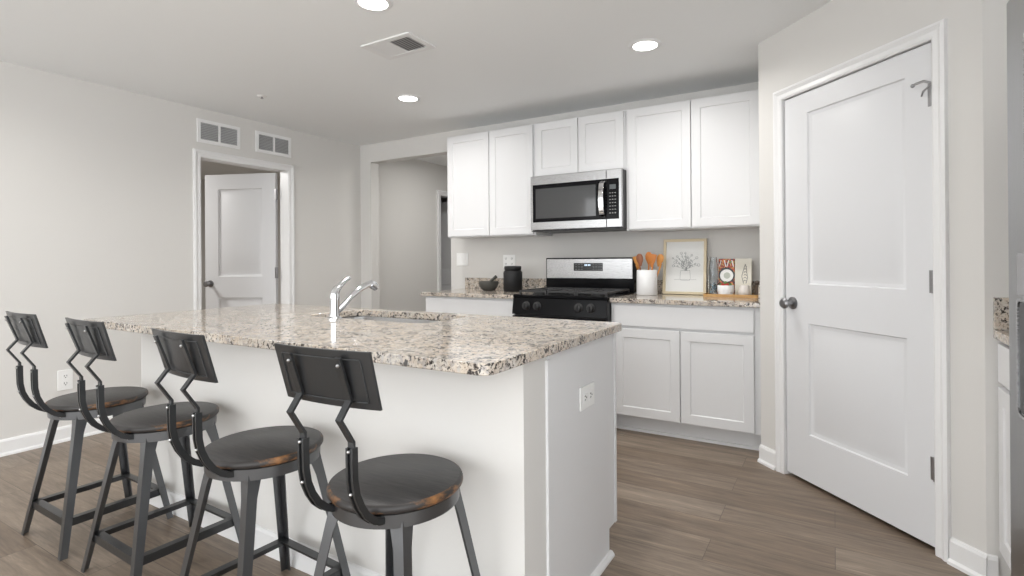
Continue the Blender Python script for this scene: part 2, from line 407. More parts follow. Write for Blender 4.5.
# left door, standing open into the side room
hx, hy = XL - WT - 1.2, 124.1; fx, fy = -206.6, 113.9
ln = math.hypot(fx - hx, fy - hy); ux, uy = (fx - hx) / ln, (fy - hy) / ln
def LD(s, n, z):   # s from the hinge, n towards the kitchen side (-y)
    return (hx + ux * s + uy * n, hy + uy * s - ux * n * 1, z)
def LD(s, n, z): return (hx + ux * s - uy * -n * -1, hy + uy * s + ux * n, z)
door2 = struct('door_2', door_leaf('door_2', LD, 29.5, 79, .6, [(5.5, 24, 10, 33), (5.5, 24.5, 41, 74)]), DOORM)
child(door2, 'door_knob', knob_mesh(LD, 27.3, 38.2), NICKEL)
for z in (71.5, 42.3, 12): 
    child(door2, 'hinge', B(hx - .3, hx + .55, 123.9, 124.75, z - 2, z + 2), HINGE)
# hall door, ajar in the dark doorway
HD = lambda s, n, z: (XL - WT - .5 - s * math.cos(.9), 242.6 - s * math.sin(.9) * 1 + n * .0 - n, z)
def HD(s, n, z):
    a = math.radians(205); u = (math.cos(a), math.sin(a)); return (XL - WT - .4 + u[0] * s + u[1] * n, 242.4 + u[1] * s - u[0] * -n * 1, z)
door3 = struct('door_3', door_leaf('door_3', HD, 29.5, 79, .6, [(5.5, 24, 10, 33), (5.5, 24, 41, 74)]), DOORM)
child(door3, 'door_knob', knob_mesh(HD, 27, 37.5), NICKEL)

# ------------------------------------------------------------------ cabinets
def shaker(x0, x1, y, z0, z1, rail=2.3, t=.75, rec=.26):
    """door or drawer slab facing -y, front face at y"""
    m = M(); o = [(x0, z0), (x1, z0), (x1, z1), (x0, z1)]
    def lp(ins, yy): return [(x0 + ins, yy, z0 + ins), (x1 - ins, yy, z0 + ins), (x1 - ins, yy, z1 - ins), (x0 + ins, yy, z1 - ins)]
    loops = [lp(0, y + t), lp(0, y + .08), lp(.08, y), lp(rail, y), lp(rail + .22, y + rec)]
    for a, b in zip(loops, loops[1:]): m.add(a + b, [(k, (k + 1) % 4, 4 + (k + 1) % 4, 4 + k) for k in range(4)])
    m.add(loops[0], [(3, 2, 1, 0)]); m.add(loops[-1], [(0, 1, 2, 3)]); return m
UF = D - 12; UT = 89.9
def upper(x0, x1, z0, label, splits, fill=0):
    t = thing('wall_cabinet', ((x0 + x1) / 2, UF, z0), label, 'cabinet')
    body = M().box(x0 + .02, x1 - .02, UF, D - .02, z0, UT)
    body.build('cabinet_body', CAB, t, bevel=.06)
    for a, b in zip(splits, splits[1:]): shaker(a + .12, b - .12, UF - .78, z0 + .35, UT - .3).build('door', CAB, t)
    return t
upper(-117.3, -82.2, 54.4, 'tall white two-door wall cabinet at the left end, above the black jar', [-117.2, -99.5, -82.6])
upper(-82.1, -52.0, 72.5, 'short white two-door wall cabinet directly above the microwave', [-81.9, -66.9, -52.3])
upper(-51.9, -14.55, 54.7, 'tall white two-door wall cabinet at the right end, above the framed drawing', [-51.2, -33.3, -15.9])
# thin bottom lip of the tall cabinets
BF = D - 24
def base_cab(x0, x1, label, dsplits, drawer, side=None):
    t = thing('base_cabinet', ((x0 + x1) / 2, BF, 0), label, 'cabinet')
    m = M().box(x0 + .02, x1 - .02, BF, D - .03, 4.5, 34.78)
    m.build('cabinet_body', CAB, t, bevel=.05)
    m = M().box(x0 + .02, x1 - .02, BF + 3, BF + 3.6, 0, 4.5).box(x0 + .02, x1 - .02, BF + 2.4, BF + 3, 0, .7); m.build('toe_kick', CAB, t)
    for a, b in drawer:
        M().box(a + .12, b - .12, BF - .78, BF - .02, 28.7, 34.1).build('drawer_front', CAB, t, bevel=.08)
    for a, b in zip(dsplits, dsplits[1:]): shaker(a + .12, b - .12, BF - .78, 4.9, 28.0).build('door', CAB, t)
    return t
base_cab(-117.3, -82.2, 'white base cabinet left of the range, under the mortar and the black jar', [-117.1, -99.7, -82.4], [(-117.1, -82.4)])
base_cab(-52.2, -14.6, 'white base cabinet right of the range with one wide drawer above two doors', [-51.2, -33.6, -16.2], [(-51.2, -16.2)])

# counters
def counter(x0, x1, label, xs=None, end=False):
    t = thing('granite_countertop', ((x0 + x1) / 2, D - 12, 34.8), label, 'countertop')
    M().box(x0, x1, D - 25.5, D - .05, 34.8, 36).build('counter_slab', GRAN, t, bevel=.12)
    M().box(xs if xs else x0, x1, D - .85, D - .05, 36.01, 40).build('backsplash', GRAN, t, bevel=.06)
    if end: M().box(x1 - .8, x1, D - 24, D - .9, 36.01, 40).build('side_splash', GRAN, t, bevel=.06)
    return t
counter(-118.6, -82.3, 'speckled granite countertop left of the range, under the mortar and black jar')
counter(-52.1, XP - .05, 'speckled granite countertop right of the range, under the utensil crock and tray', end=True)

# ------------------------------------------------------------------ island
IX0, IX1, IY0, IY1 = -120.4, -29.66, 43.5, 83.0
t = thing('island_countertop', (-75, 63, 34.8), 'large speckled granite island top with the sink and faucet', 'countertop')
out = rrect(IX0, IX1, IY0, IY1, 1.3); inn = rrect(-88, -58.4, 66.8, 80, 2.2)
M().ring(out, inn, 34.75, 36).build('counter_slab', GRAN, t, bevel=.14, bseg=3)
t = thing('kitchen_island', (-75, 66, 0), 'white kitchen island body under the large granite top', 'kitchen island')
BX0, BX1 = -117.9, -30.7
m = M().box(BX0, BX1, 52.2, 57.9, 0, 34.74); m.build('half_wall', WALL, t)
m = M()
m.ring([(BX0 + .3, 57.95), (BX1 - .4, 57.95), (BX1 - .4, 81.1), (BX0 + .3, 81.1)], [(BX0 + 1, 58.6), (BX1 - 1.1, 58.6), (BX1 - 1.1, 80.9), (BX0 + 1, 80.9)], 4.5, 34.7)
m.box(BX0 + .3, BX1 - .4, 77.6, 78.1, 0, 4.5)
m.build('cabinet_body', CAB, t)
# end panel with toe notch
def endp(x0, x1): 
    mm = M(); pts = [(57.95, 0), (78.2, 0), (78.2, 4.2), (81.2, 4.2), (81.2, 34.7), (57.95, 34.7)]
    mm.prism([(x0, y, z) for y, z in pts], [(x1, y, z) for y, z in pts]); return mm
endp(BX1 - .4, BX1 + .12).build('end_panel', CAB, t)
endp(BX0 - .12, BX0 + .3).build('end_panel', CAB, t)
M().box(BX1 - .1, BX1 + .35, 57.5, 58.25, 0, 34.0).build('panel_batten', CAB, t, bevel=.08)
M().box(BX1 + .13, BX1 + .3, 80.5, 81.25, 4.2, 34.7).build('panel_batten', CAB, t, bevel=.05)
m = M(); pr = [(0, 0), (.75, 0), (.7, .35), (.35, .75), (0, .8)]
m.prism([(BX1 + .13 + n, 58.25, z) for n, z in pr], [(BX1 + .13 + n, 78.5, z) for n, z in pr]); m.build('shoe_moulding', TRIM, t, smooth=20)
m = M(); pr = [(0, 0), (.5, 0), (.5, 3.35), (.3, 3.8), (0, 3.9)]
m.prism([(BX0 - .6, 52.2 - n, z) for n, z in pr], [(BX1 + .02, 52.2 - n, z) for n, z in pr]); m.build('island_baseboard', TRIM, t, smooth=20)
for k in range(4):      # cabinet doors facing the range
    a = BX0 + 1 + k * (BX1 - BX0 - 2) / 4; b = a + (BX1 - BX0 - 2) / 4
    m = shaker(-b + .12, -a - .12, -(81.95), 4.9, 34.2); m.v = [(-x, -y, z) for x, y, z in m.v]; m.build('door', CAB, t)
# sink
t = thing('undermount_sink', (-73.2, 73.4, 27), 'stainless steel undermount sink set in the island top', 'sink')
inn2 = rrect(-88.5, -57.9, 66.3, 80.35, 2.4); floor_ = rrect(-86.5, -59.9, 68.2, 78.6, 2.4)
m = M(); n = len(inn2)
l0 = [(x, y, 34.7) for x, y in rrect(-89.3, -57.1, 65.5, 80.75, 2.6)]; l1 = [(x, y, 34.7) for x, y in inn2]; l2 = [(x, y, 27.6) for x, y in floor_]
l1b = [(x, y, 33.4) for x, y in rrect(-88.1, -58.3, 66.7, 80.1, 2.4)]
for a, b in ((l0, l1), (l1, l1b), (l1b, l2)): m.add(a + b, [(k, (k + 1) % n, n + (k + 1) % n, n + k) for k in range(n)])
m.add(l2, [tuple(range(n))])
ob = m.build('basin', STEEL, t); sm = ob.modifiers.new('thickness', 'SOLIDIFY'); sm.thickness = .0012; sm.offset = -1
M().lathe([(0, .1), (1.2, .15), (1.7, .3), (1.9, .12), (1.9, 0)], -73.2, 73.4, 27.62, 24).build('drain', CHROME, t)
# faucet
FXx, FYy = -77.3, 64.9
t = thing('sink_faucet', (FXx, FYy, 36), 'chrome single-lever pull-out faucet standing behind the island sink', 'faucet')
m = M(); m.lathe([(0, 0), (1.25, 0), (1.25, .25), (.95, .5), (.85, 1.2), (.82, 3.6), (.9, 3.7), (.9, 4.1), (.75, 4.7), (.3, 5.0), (0, 5.05)], FXx, FYy, 36.0, 28); m.build('faucet_body', CHROME, t)
m = M(); m.tube([(FXx, FYy + .3, 37.2), (FXx + .1, FYy + 1.6, 38.1), (FXx + .2, FYy + 3.4, 39.7), (FXx + .3, FYy + 5.4, 41.0), (FXx + .4, FYy + 7.2, 41.8), (FXx + .4, FYy + 8.6, 42.0)], [.62, .55, .52, .55, .62, .66], 16, side=(1, 0, 0)); m.build('spout', CHROME, t)
m = M(); m.tube([(FXx + .4, FYy + 8.1, 42.0), (FXx + .4, FYy + 8.9, 41.7), (FXx + .4, FYy + 9.6, 41.2)], [.78, .82, .7], 16, side=(1, 0, 0)); m.build('spray_head', CHROME, t)
m = M(); m.tube([(FXx, FYy, 40.4), (FXx, FYy + .5, 41.4), (FXx + .1, FYy + 1.3, 42.1), (FXx + .2, FYy + 2.4, 42.9), (FXx + .2, FYy + 3.2, 43.3)], [.78, .72, .52, .38, .36], 14, side=(1, 0, 0)); m.build('lever_handle', CHROME, t)

# ------------------------------------------------------------------ stools
def make_stool(cx, cy, label, grp=None):
    t = thing('bar_stool', (cx, cy, 0), label, 'bar stool', grp)
    H = 22.95; R = 7.15
    m = M(); pr = [(0, H), (R - .35, H), (R - .1, H - .12), (R, H - .35), (R, H - .65), (R - .15, H - .85), (R - .6, H - .9), (0, H - .9)]
    m.lathe(pr, cx, cy, 0, 56, mis=[0, 1, 1, 1, 1, 1, 1]); m.build('seat', [SEAT, SEATE], t, smooth=50)
    m = M(); z1 = H - .92
    m.lathe([(R - .55, z1), (R - .35, z1 - .12), (R - .4, z1 - 1.45), (R - .7, z1 - 1.5), (R - .8, z1 - .2), (R - .9, z1 - .15), (0, z1 - .15), (0, z1), (R - .55, z1)], cx, cy, 0, 48); m.build('seat_ring', GUNL, t)
    zt, kt, kb = z1 - .45, 4.75, 8.15
    for sx in (-1, 1):
        for sy in (-1, 1):
            m = M(); lv = []
            for z, k, wd in ((0, kb, .95), (2, kb - (kb - kt) * 2 / zt, 1.0), (zt - 3.2, kt + (kb - kt) * 3.2 / zt, 1.25), (zt - 1.4, kt + .2, 1.55), (zt, kt, 2.0)):
                th = .16; ax, ay = cx + sx * k, cy + sy * k
                lv.append([(ax, ay, z), (ax - sx * wd, ay, z), (ax - sx * wd, ay - sy * th, z), (ax - sx * th, ay - sy * th, z), (ax - sx * th, ay - sy * wd, z), (ax, ay - sy * wd, z)])
            n = 6; vs = [p for l in lv for p in l]
            fs = [(i * n + j, i * n + (j + 1) % n, (i + 1) * n + (j + 1) % n, (i + 1) * n + j) for i in range(len(lv) - 1) for j in range(n)] + [tuple(range(n)), tuple(range((len(lv) - 1) * n, len(lv) * n))]
            m.add(vs, fs); m.build('leg', GUNL, t, smooth=0)
    zr = 5.6; k = kb - (kb - kt) * zr / zt - .18
    for ax in (0, 1):
        for s in (-1, 1):
            m = M(); q = k
            if ax == 0: m.box(cx - q, cx + q, cy + s * (q - .16), cy + s * q, zr - 1.2, zr); m.box(cx - q, cx + q, cy + s * (q - 1.15), cy + s * (q - .16), zr - .16, zr)
            else: m.box(cx + s * (q - .16), cx + s * q, cy - q, cy + q, zr - 1.2, zr); m.box(cx + s * (q - 1.15), cx + s * (q - .16), cy - q, cy + q, zr - .16, zr)
            m.build('footrest_rail', GUN, t, smooth=0)
    # back struts: flat zigzag bar above, channel curving under the seat below
    zz = [(-11.2, 37.9), (-9.85, 33.9), (-11.05, 32.4), (-9.6, 30.1), (-9.6, 29.0)]
    low = [(-9.6, 29.6), (-9.6, 28.2), (-9.55, 26.6), (-9.3, 25.2), (-8.8, 24.0), (-8.1, 22.9), (-7.2, 22.05), (-6.4, 21.6), (-5.75, 21.45)]
    for sx in (-3.1, 3.1):
        m = M()
        pr = [(-.34, -.13), (.34, -.13), (.34, .13), (-.34, .13)]
        m.sweep([(cx + sx, cy + y, z) for y, z in zz], pr, side=(1, 0, 0))
        for o_ in (-.3, .3):
            m.sweep([(cx + sx + o_, cy + y, z) for y, z in low], [(-.12, -.34), (.12, -.34), (.12, .34), (-.12, .34)], side=(1, 0, 0))
        m.sweep([(cx + sx, cy + y + .02, z) for y, z in low], [(-.2, -.1), (.2, -.1), (.2, .1), (-.2, .1)], side=(1, 0, 0))
        st = m.build('back_strut', GUN, t, smooth=0)
        for y, z in ((-11.15, 37.2), (-9.95, 29.3), (-9.7, 25.4), (-6.3, 21.3)):
            bm_ = M(); bm_.ball((cx + sx, cy + y - .05, z), .17, 8); bm_.build('bolt', BOLT, st)
    # curved backrest plate
    m = M(); nx, W = 10, 6.05; top, bot = [], []
    def yb(u): return .5 * u * u
    pts = [-1 + 2 * i / nx for i in range(nx + 1)]
    f_t = [(cx + u * W, cy - 11.0 + yb(u), 38.5) for u in pts]; b_t = [(x, y + .32, z) for x, y, z in f_t]
    f_b = [(cx + u * (W - .1), cy - 9.5 + yb(u), 33.05) for u in pts]; b_b = [(x, y + .32, z) for x, y, z in f_b]
    n = nx + 1; vs = f_t + f_b + b_t + b_b; fs = []
    for i in range(nx): fs += [(i, i + 1, n + i + 1, n + i), (2 * n + i + 1, 2 * n + i, 3 * n + i, 3 * n + i + 1), (i + 1, i, 2 * n + i, 2 * n + i + 1), (n + i, n + i + 1, 3 * n + i + 1, 3 * n + i)]
    fs += [(0, n, 3 * n, 2 * n), (nx, 2 * n + nx, 3 * n + nx, n + nx)]
    m.add(vs, fs); bk = m.build('backrest', GUN, t, bevel=.05)
    # pressed inner border on the camera-side of the plate
    m = M()
    def P_(u, v): # u -1..1, v 0 bottom..1 top
        return (cx + u * W, cy - 9.5 - 1.5 * v + yb(u) - .04, 33.05 + 5.45 * v)
    for (u0, v0), (u1, v1) in (((-.82, .12), (.82, .12)), ((-.82, .85), (.82, .85)), ((-.82, .12), (-.82, .85)), ((.82, .12), (.82, .85))):
        seg = 10; m.tube([P_(u0 + (u1 - u0) * i / seg, v0 + (v1 - v0) * i / seg) for i in range(seg + 1)], .07, 6)
    m.build('backrest_bead', GUN, bk)
    return t
s0 = make_stool(-41.15, 42.7, 'black metal bar stool nearest the camera, at the right end of the island')
for x, y, lab, th in ((-64.1, 42.5, 'black metal bar stool second from the right along the island', -3.2),
                  (-89.9, 43.2, 'black metal bar stool second from the left along the island', -1.4),
                  (-112.4, 43.1, 'black metal bar stool farthest left, in front of the wall outlet', -.6)):
    s = copy_tree(s0); s.location = (x * I, y * I, 0); s['label'] = lab; s.rotation_euler.z = math.radians(th)
s0.rotation_euler.z = math.radians(3.2)
for o in [o for o in C.objects if o.name.startswith('bar_stool')]: o['group'] = 'bar stools along the island'

# ------------------------------------------------------------------ range
RX0, RX1 = -82.0, -52.35
t = thing('gas_range', ((RX0 + RX1) / 2, 145, 0), 'black and stainless gas range between the two base cabinets', 'range')
M().box(RX0 + .1, RX1 - .1, 134.6, D - 1, 1.5, 35.4).build('range_body', GREYP, t, bevel=.1)
for x in (RX0 + 2, RX1 - 2):
    for y in (137, D - 4): M().lathe([(0, 0), (.8, 0), (.8, 1.0), (.5, 1.5), (0, 1.5)], x, y, 0, 12).build('foot', BLACKM, t)
M().box(RX0, RX1, 133.6, D - 4.3, 35.42, 36.25).build('cooktop', BLACKG, t, bevel=.15)
m = M(); m.prism([(RX0 + .05, 132.9, 30.6), (RX1 - .05, 132.9, 30.6), (RX1 - .05, 134.58, 30.6), (RX0 + .05, 134.58, 30.6)],
                 [(RX0 + .05, 133.7, 35.4), (RX1 - .05, 133.7, 35.4), (RX1 - .05, 134.58, 35.4), (RX0 + .05, 134.58, 35.4)])
cp = m.build('control_panel', BLACKG, t, bevel=.12)
for x in (-77.2, -73.6, -60.6, -57.0):
    m = M(); m.lathe([(0, 0), (1.3, 0), (1.3, .25), (1.05, .4), (.95, 1.05), (.75, 1.15), (0, 1.15)], seg=24)
    m.box(-.14, .14, -.85, .85, 1.0, 1.5)
    m.v = [(x + a, 133.32 - c, 33.1 + b) for a, b, c in m.v]; m.build('knob', BLACKM, t, bevel=.03)
m = M().box(RX0 + .15, RX1 - .15, 132.9, 134.5, 9.5, 30.2); od = m.build('oven_door', BLACKG, t, bevel=.2)
M().box(RX0 + 4, RX1 - 4, 132.75, 132.95, 13, 25).build('oven_window', GLASSB, od)
m = M(); m.tube([(RX0 + 2.5, 131.2, 28.2), (RX1 - 2.5, 131.2, 28.2)], .5, 14); m.box(RX0 + 2.6, RX0 + 3.4, 131.2, 132.95, 27.8, 28.6); m.box(RX1 - 3.4, RX1 - 2.6, 131.2, 132.95, 27.8, 28.6); m.build('oven_handle', STEEL, od)
M().box(RX0 + .15, RX1 - .15, 132.9, 134.5, 2, 9.2).build('storage_drawer', BLACKG, t, bevel=.2)
# continuous cast grates in three sections and the burner caps below
for k in range(3):
    a = RX0 + .9 + k * 9.35; b = a + 9.1; m = M(); z0, z1 = 36.9, 37.45
    for y in (136, 145.2, 154.2): m.box(a, b, y - .22, y + .22, z0, z1)
    for x in (a + .22, (a + b) / 2, b - .22): m.box(x - .2, x + .2, 135.8, 154.4, z0, z1)
    for y in (140.6, 149.9): m.box(a + 1.5, b - 1.5, y - .18, y + .18, z0, z1)
    for x in (a + .25, b - .25):
        for y in (136, 154.2): m.box(x - .25, x + .25, y - .25, y + .25, 36.26, z0)
    m.build('grate', IRONG, t, bevel=.05)
for x, y, r in ((RX0 + 5.3, 140.6, 1.6), (RX0 + 5.3, 149.9, 1.3), (RX1 - 5.5, 140.6, 1.6), (RX1 - 5.5, 149.9, 1.3), ((RX0 + RX1) / 2, 145.2, 1.5)):
    M().lathe([(0, 0), (r + .4, 0), (r + .4, .2), (r, .25), (r, .5), (r - .2, .6), (0, .6)], x, y, 36.26, 24).build('burner_cap', IRONG, t)
# backguard
m = M(); m.box(RX0 - .7, RX1, 155.9, D - .9, 36.26, 47); bgd = m.build('backguard', BLACKG, t, bevel=.25)
m = M().box(RX0 - .3, RX1 - .4, 155.55, 156.0, 40.3, 46.7); m.build('backguard_panel', STEEL, bgd, bevel=.2)
dp = M().box(-72.3, -62.4, 155.4, 155.54, 42.8, 45.3).build('control_display', DISP, bgd)
m = M()
for k, (dx_, w_) in enumerate(((0, .35), (.5, .35), (1.15, .35), (1.65, .35))): m.box(-68.5 + dx_, -68.5 + dx_ + w_, 155.36, 155.39, 44.4, 44.9)
m.build('clock_digits', DIGIT, bgd)
for xs in ((-71.7, -70.7, -69.7), (-65.7, -64.8, -63.9, -63.1)):
    m = M()
    for x in xs:
        for z in (43.2, 44.0, 44.8): m.box(x, x + .5, 155.37, 155.39, z, z + .16)
    m.build('key_legends', KEYP, bgd)

# ------------------------------------------------------------------ microwave
MX0, MX1, MY, MZ0, MZ1 = -81.6, -52.05, 143.9, 55.3, 72.4
t = thing('microwave', ((MX0 + MX1) / 2, 150, MZ0), 'stainless over-the-range microwave with a black glass door', 'microwave')
M().box(MX0, MX1, MY + 1.3, D - .05, MZ0 + .1, MZ1 - .02).build('microwave_body', GREYP, t, bevel=.1)
seam = -56.5
m = M().box(MX0, seam - .05, MY, MY + 1.28, MZ0 + .3, MZ1 - .05); md = m.build('microwave_door', STEEL, t, bevel=.18)
m = M().box(MX0 + .85, seam - .05, MY - .12, MY + .05, 58.0, 69.6); m.build('door_glass', BLACKG, md, bevel=.04)
m = M().box(MX0 + 1.9, seam - 3.2, MY - .16, MY - .1, 59.1, 68.3); m.build('door_window', GLASSB, md)
m = M(); hp = [(seam - .95, MY - .1, 58.6), (seam - .95, MY - 1.2, 59.4), (seam - .95, MY - 1.75, 61.5), (seam - .95, MY - 1.95, 63.8), (seam - .95, MY - 1.75, 66.1), (seam - .95, MY - 1.2, 68.2), (seam - .95, MY - .1, 69.0)]
m.sweep(hp, [(-.75, -.16), (.75, -.16), (.75, .16), (-.75, .16)], side=(1, 0, 0)); m.build('door_handle', CHROME, md, bevel=.06)
m = M().box(seam + .02, MX1 + .25, MY, MY + 1.28, MZ0 + .3, MZ1 - .05); mc = m.build('control_section', STEEL, t, bevel=.18)
m = M().box(seam + .05, MX1 - .6, MY - .12, MY + .05, 58.0, 69.6); m.build('control_panel', BLACKG, mc, bevel=.04)
M().box(seam + 1.1, MX1 - 1.5, MY - .16, MY - .11, 66.6, 67.9).build('display', mat('lcd_grey', (.07, .08, .085, 1), .3), mc)
m = M()
for r in range(7):
    for c in range(3):
        z = 65.6 - r * .95; x = seam + 1.0 + c * .78
        m.box(x, x + .42, MY - .16, MY - .11, z - (.22 if r < 6 else .34), z)
m.build('keypad', KEYP, mc)
M().box(MX0 + .1, MX1 - .1, MY + .3, D - 2, MZ0 - .12, MZ0 + .12).build('vent_base', BLACKM, t)

# ------------------------------------------------------------------ fridge and right-hand run
FX, FY0, FY1, FT = 14.0, 30.0, 64.9, 69.9
t = thing('refrigerator', (30, 48, 0), 'stainless side-by-side refrigerator at the right edge', 'refrigerator')
M().box(FX + 3.2, XRW - 1, FY0 + .1, FY1 - .1, 1, FT - .8).build('fridge_body', GREYP, t, bevel=.2)
m = M().box(FX, FX + 3.0, 48.2, FY1, 3.2, FT); fd = m.build('freezer_door', STEELF, t, bevel=.35, bseg=4)
m = M().box(FX, FX + 3.0, FY0, 47.8, 3.2, FT); fd2 = m.build('fridge_door', STEELF, t, bevel=.35, bseg=4)
for dd, y in ((fd, 49.6), (fd2, 46.4)):
    m = M(); m.tube([(FX - 1.9, y, 16), (FX - 1.9, y, 62)], .5, 14, side=(1, 0, 0)); m.box(FX - 1.9, FX + .1, y - .4, y + .4, 17.4, 18.4); m.box(FX - 1.9, FX + .1, y - .4, y + .4, 59.6, 60.6)
    m.build('door_handle', STEEL, dd)
m = M().ring(rrect(0, 10, 0, 14, .9), rrect(.35, 9.65, .35, 13.65, .7), 0, .14)
m.v = [(FX - .14 + c, 52.2 + a, 30.2 + b * 1.0) for a, b, c in m.v]; m.v = [(x, 52.0 + (y - 52.2) * .98, 32.5 + (z - 30.2) * .73) for x, y, z in m.v]
m.build('dispenser_bezel', STEEL, fd)
M().box(FX - .06, FX + .02, 52.3, 61.5, 32.9, 42.4).build('dispenser_recess', BLACKG, fd)
M().box(FX - .12, FX + .02, 52.2, 61.6, 43.0, 46.6).build('dispenser_panel', mat('panel_grey', (.25, .25, .26, 1), .25), fd, bevel=.05)
M().box(FX + 2.2, FX + 3.2, FY0 + .4, FY1 - .4, .6, 3).build('toe_grille', BLACKM, t)
t = thing('base_cabinet', (33, 82, 0), 'white base cabinet beside the refrigerator, under the short granite end', 'cabinet')
M().box(20.8, XRW - .02, 66.6, YR - .02, 4.5, 34.78).build('cabinet_body', CAB, t, bevel=.05)
M().box(23.8, 24.4, 66.6, YR - .02, 0, 4.5).build('toe_kick', CAB, t)
for a, b in ((66.8, 82.4), (82.6, 98.0)):
    m = shaker(a, b, 20.0, 4.9, 28); m.v = [(y, x, z) for x, y, z in m.v]; m.build('door', CAB, t)
    M().box(20.0, 20.78, a, b, 28.7, 34.1).build('drawer_front', CAB, t, bevel=.08)
t = thing('granite_countertop', (33, 82, 34.8), 'short granite counter end beside the refrigerator', 'countertop')
M().box(19.6, XRW - .05, 66.6, YR - .05, 34.8, 36).build('counter_slab', GRAN, t, bevel=.12)
M().box(19.65, XRW - .05, YR - .85, YR - .05, 36.01, 40.6).build('side_splash', GRAN, t, bevel=.06)

# ------------------------------------------------------------------ ceiling fixtures
def downlight(x, y, label):
    t = thing('recessed_light', (x, y, CEIL), label, 'ceiling light', 'recessed lights in the ceiling')
    M().lathe([(2.7, -.25), (2.9, -.35), (3.6, -.12), (3.7, -.01), (2.7, -.01), (2.7, -.25)], x, y, CEIL, 40).build('trim_ring', TRIM, t)
    M().lathe([(0, -.30), (1.6, -.29), (2.68, -.18), (2.68, -.06), (0, -.06)], x, y, CEIL, 40).build('lens', LENS, t)
downlight(LIGHTS[0][0], LIGHTS[0][1], 'lit recessed ceiling light cut by the top edge, nearest the ceiling vent')
downlight(LIGHTS[1][0], LIGHTS[1][1], 'lit recessed ceiling light farthest left and lowest, over the left cabinet end')
downlight(LIGHTS[2][0], LIGHTS[2][1], 'lit recessed ceiling light at the right, in front of the tall right cabinet')
t = thing('ceiling_vent', (-85.7, 90.3, CEIL), 'white rectangular air register in the ceiling', 'vent')
m = M().ring(rrect(-93, -78.4, 85.7, 95, .2, 1), rrect(-91.6, -79.8, 87.1, 93.6, .1, 1), CEIL - .35, CEIL - .01); m.build('frame', TRIM, t, bevel=.1)
M().box(-91.5, -79.9, 87.2, 93.5, CEIL - .05, CEIL - .01).build('duct_opening', DUCT, t)
for k in range(14):
    x = -91.2 + k * .84; sg = 1 if k < 7 else -1
    m = M(); m.prism([(x - sg * .34, 87.1, CEIL - .38), (x - sg * .34 + .06, 87.1, CEIL - .38), (x + sg * .34 + .06, 87.1, CEIL - .05), (x + sg * .34, 87.1, CEIL - .05)],
                     [(x - sg * .34, 93.6, CEIL - .38), (x - sg * .34 + .06, 93.6, CEIL - .38), (x + sg * .34 + .06, 93.6, CEIL - .05), (x + sg * .34, 93.6, CEIL - .05)])
    m.build('slat', TRIM, t, smooth=0)
t = thing('fire_sprinkler', (-146, 96.7, CEIL), 'small fire sprinkler on the ceiling above the left doorway', 'sprinkler')
M().lathe([(0, -.3), (1.0, -.3), (1.3, -.12), (1.35, -.01), (0, -.01)], -146, 96.7, CEIL, 24).build('escutcheon', PLASTIC, t)
M().lathe([(0, -.8), (.4, -.8), (.4, -.72), (.15, -.68), (.15, -.5), (.3, -.45), (.3, -.31), (0, -.31)], -146, 96.7, CEIL, 16).build('sprinkler_head', HINGE, t)

# wall grilles
def grille(y0, y1, z0, z1, label):
    t = thing('wall_vent', (XL, (y0 + y1) / 2, z0), label, 'vent', 'white air grilles above the left doorway')
    ym = (y0 + y1) / 2; m = M()
    m.box(XL + .01, XL + .4, y0, y1, z0, z0 + 1).box(XL + .01, XL + .4, y0, y1, z1 - 1, z1)
    m.box(XL + .01, XL + .4, y0, y0 + 1, z0 + 1, z1 - 1).box(XL + .01, XL + .4, y1 - 1, y1, z0 + 1, z1 - 1).box(XL + .01, XL + .4, ym - .35, ym + .35, z0 + 1, z1 - 1)
    m.build('frame', TRIM, t)
    M().box(XL + .005, XL + .03, y0 + .9, y1 - .9, z0 + .9, z1 - .9).build('duct_opening', DUCT, t)
    for a, b in ((y0 + 1, ym - .35), (ym + .35, y1 - 1)):
        m = M(); n = 10
        for k in range(n):
            z = z0 + 1.05 + k * (z1 - z0 - 2) / n
            m.prism([(XL + .05, a, z + .35), (XL + .05, b, z + .35), (XL + .09, b, z + .41), (XL + .09, a, z + .41)], [(XL + .34, a, z), (XL + .34, b, z), (XL + .36, b, z + .05), (XL + .36, a, z + .05)])
        m.build('louvre_panel', GRILLE, t, smooth=0)
grille(93.0, 107.0, 84.6, 92.0, 'white wall air grille over the left side of the open doorway')
grille(112.7, 126.5, 84.9, 92.2, 'white wall air grille over the right side of the open doorway')

# outlets and switches: frame f(u, v, n) = right, up, out
def outlet(f, label, name='wall_outlet', wdt=2.9, hgt=4.6, kind='duplex', cat='outlet', base=(0, 0, 0)):
    t = thing(name, f(0, 0, 0), label, cat)
    def bx(m, u0, u1, v0, v1, n0, n1):
        m.add([f(u, v, n) for n in (n0, n1) for u, v in ((u0, v0), (u1, v0), (u1, v1), (u0, v1))], [(3, 2, 1, 0), (4, 5, 6, 7), (0, 1, 5, 4), (1, 2, 6, 5), (2, 3, 7, 6), (3, 0, 4, 7)]); return m
    bx(M(), -wdt / 2, wdt / 2, -hgt / 2, hgt / 2, .01, .28).build('cover_plate', PLASTIC, t, bevel=.1)
    gangs = [0] if wdt < 4 else [-wdt / 4, wdt / 4]
    for g in gangs:
        if kind == 'duplex':
            for v in (-.95, .95):
                r = bx(M(), g - .65, g + .65, v - .6, v + .6, .28, .36).build('receptacle', PLASTIC, t, bevel=.05)
                m = M()
                bx(m, g - .32, g - .2, v - .05, v + .35, .35, .375); bx(m, g + .2, g + .32, v - .05, v + .35, .35, .375); bx(m, g - .12, g + .12, v - .42, v - .2, .35, .375); m.build('slot', SLOT, r)
        else:
            bx(M(), g - .6, g + .6, -1.2, 1.2, .28, .42).build('rocker', PLASTIC, t, bevel=.08)
    return t
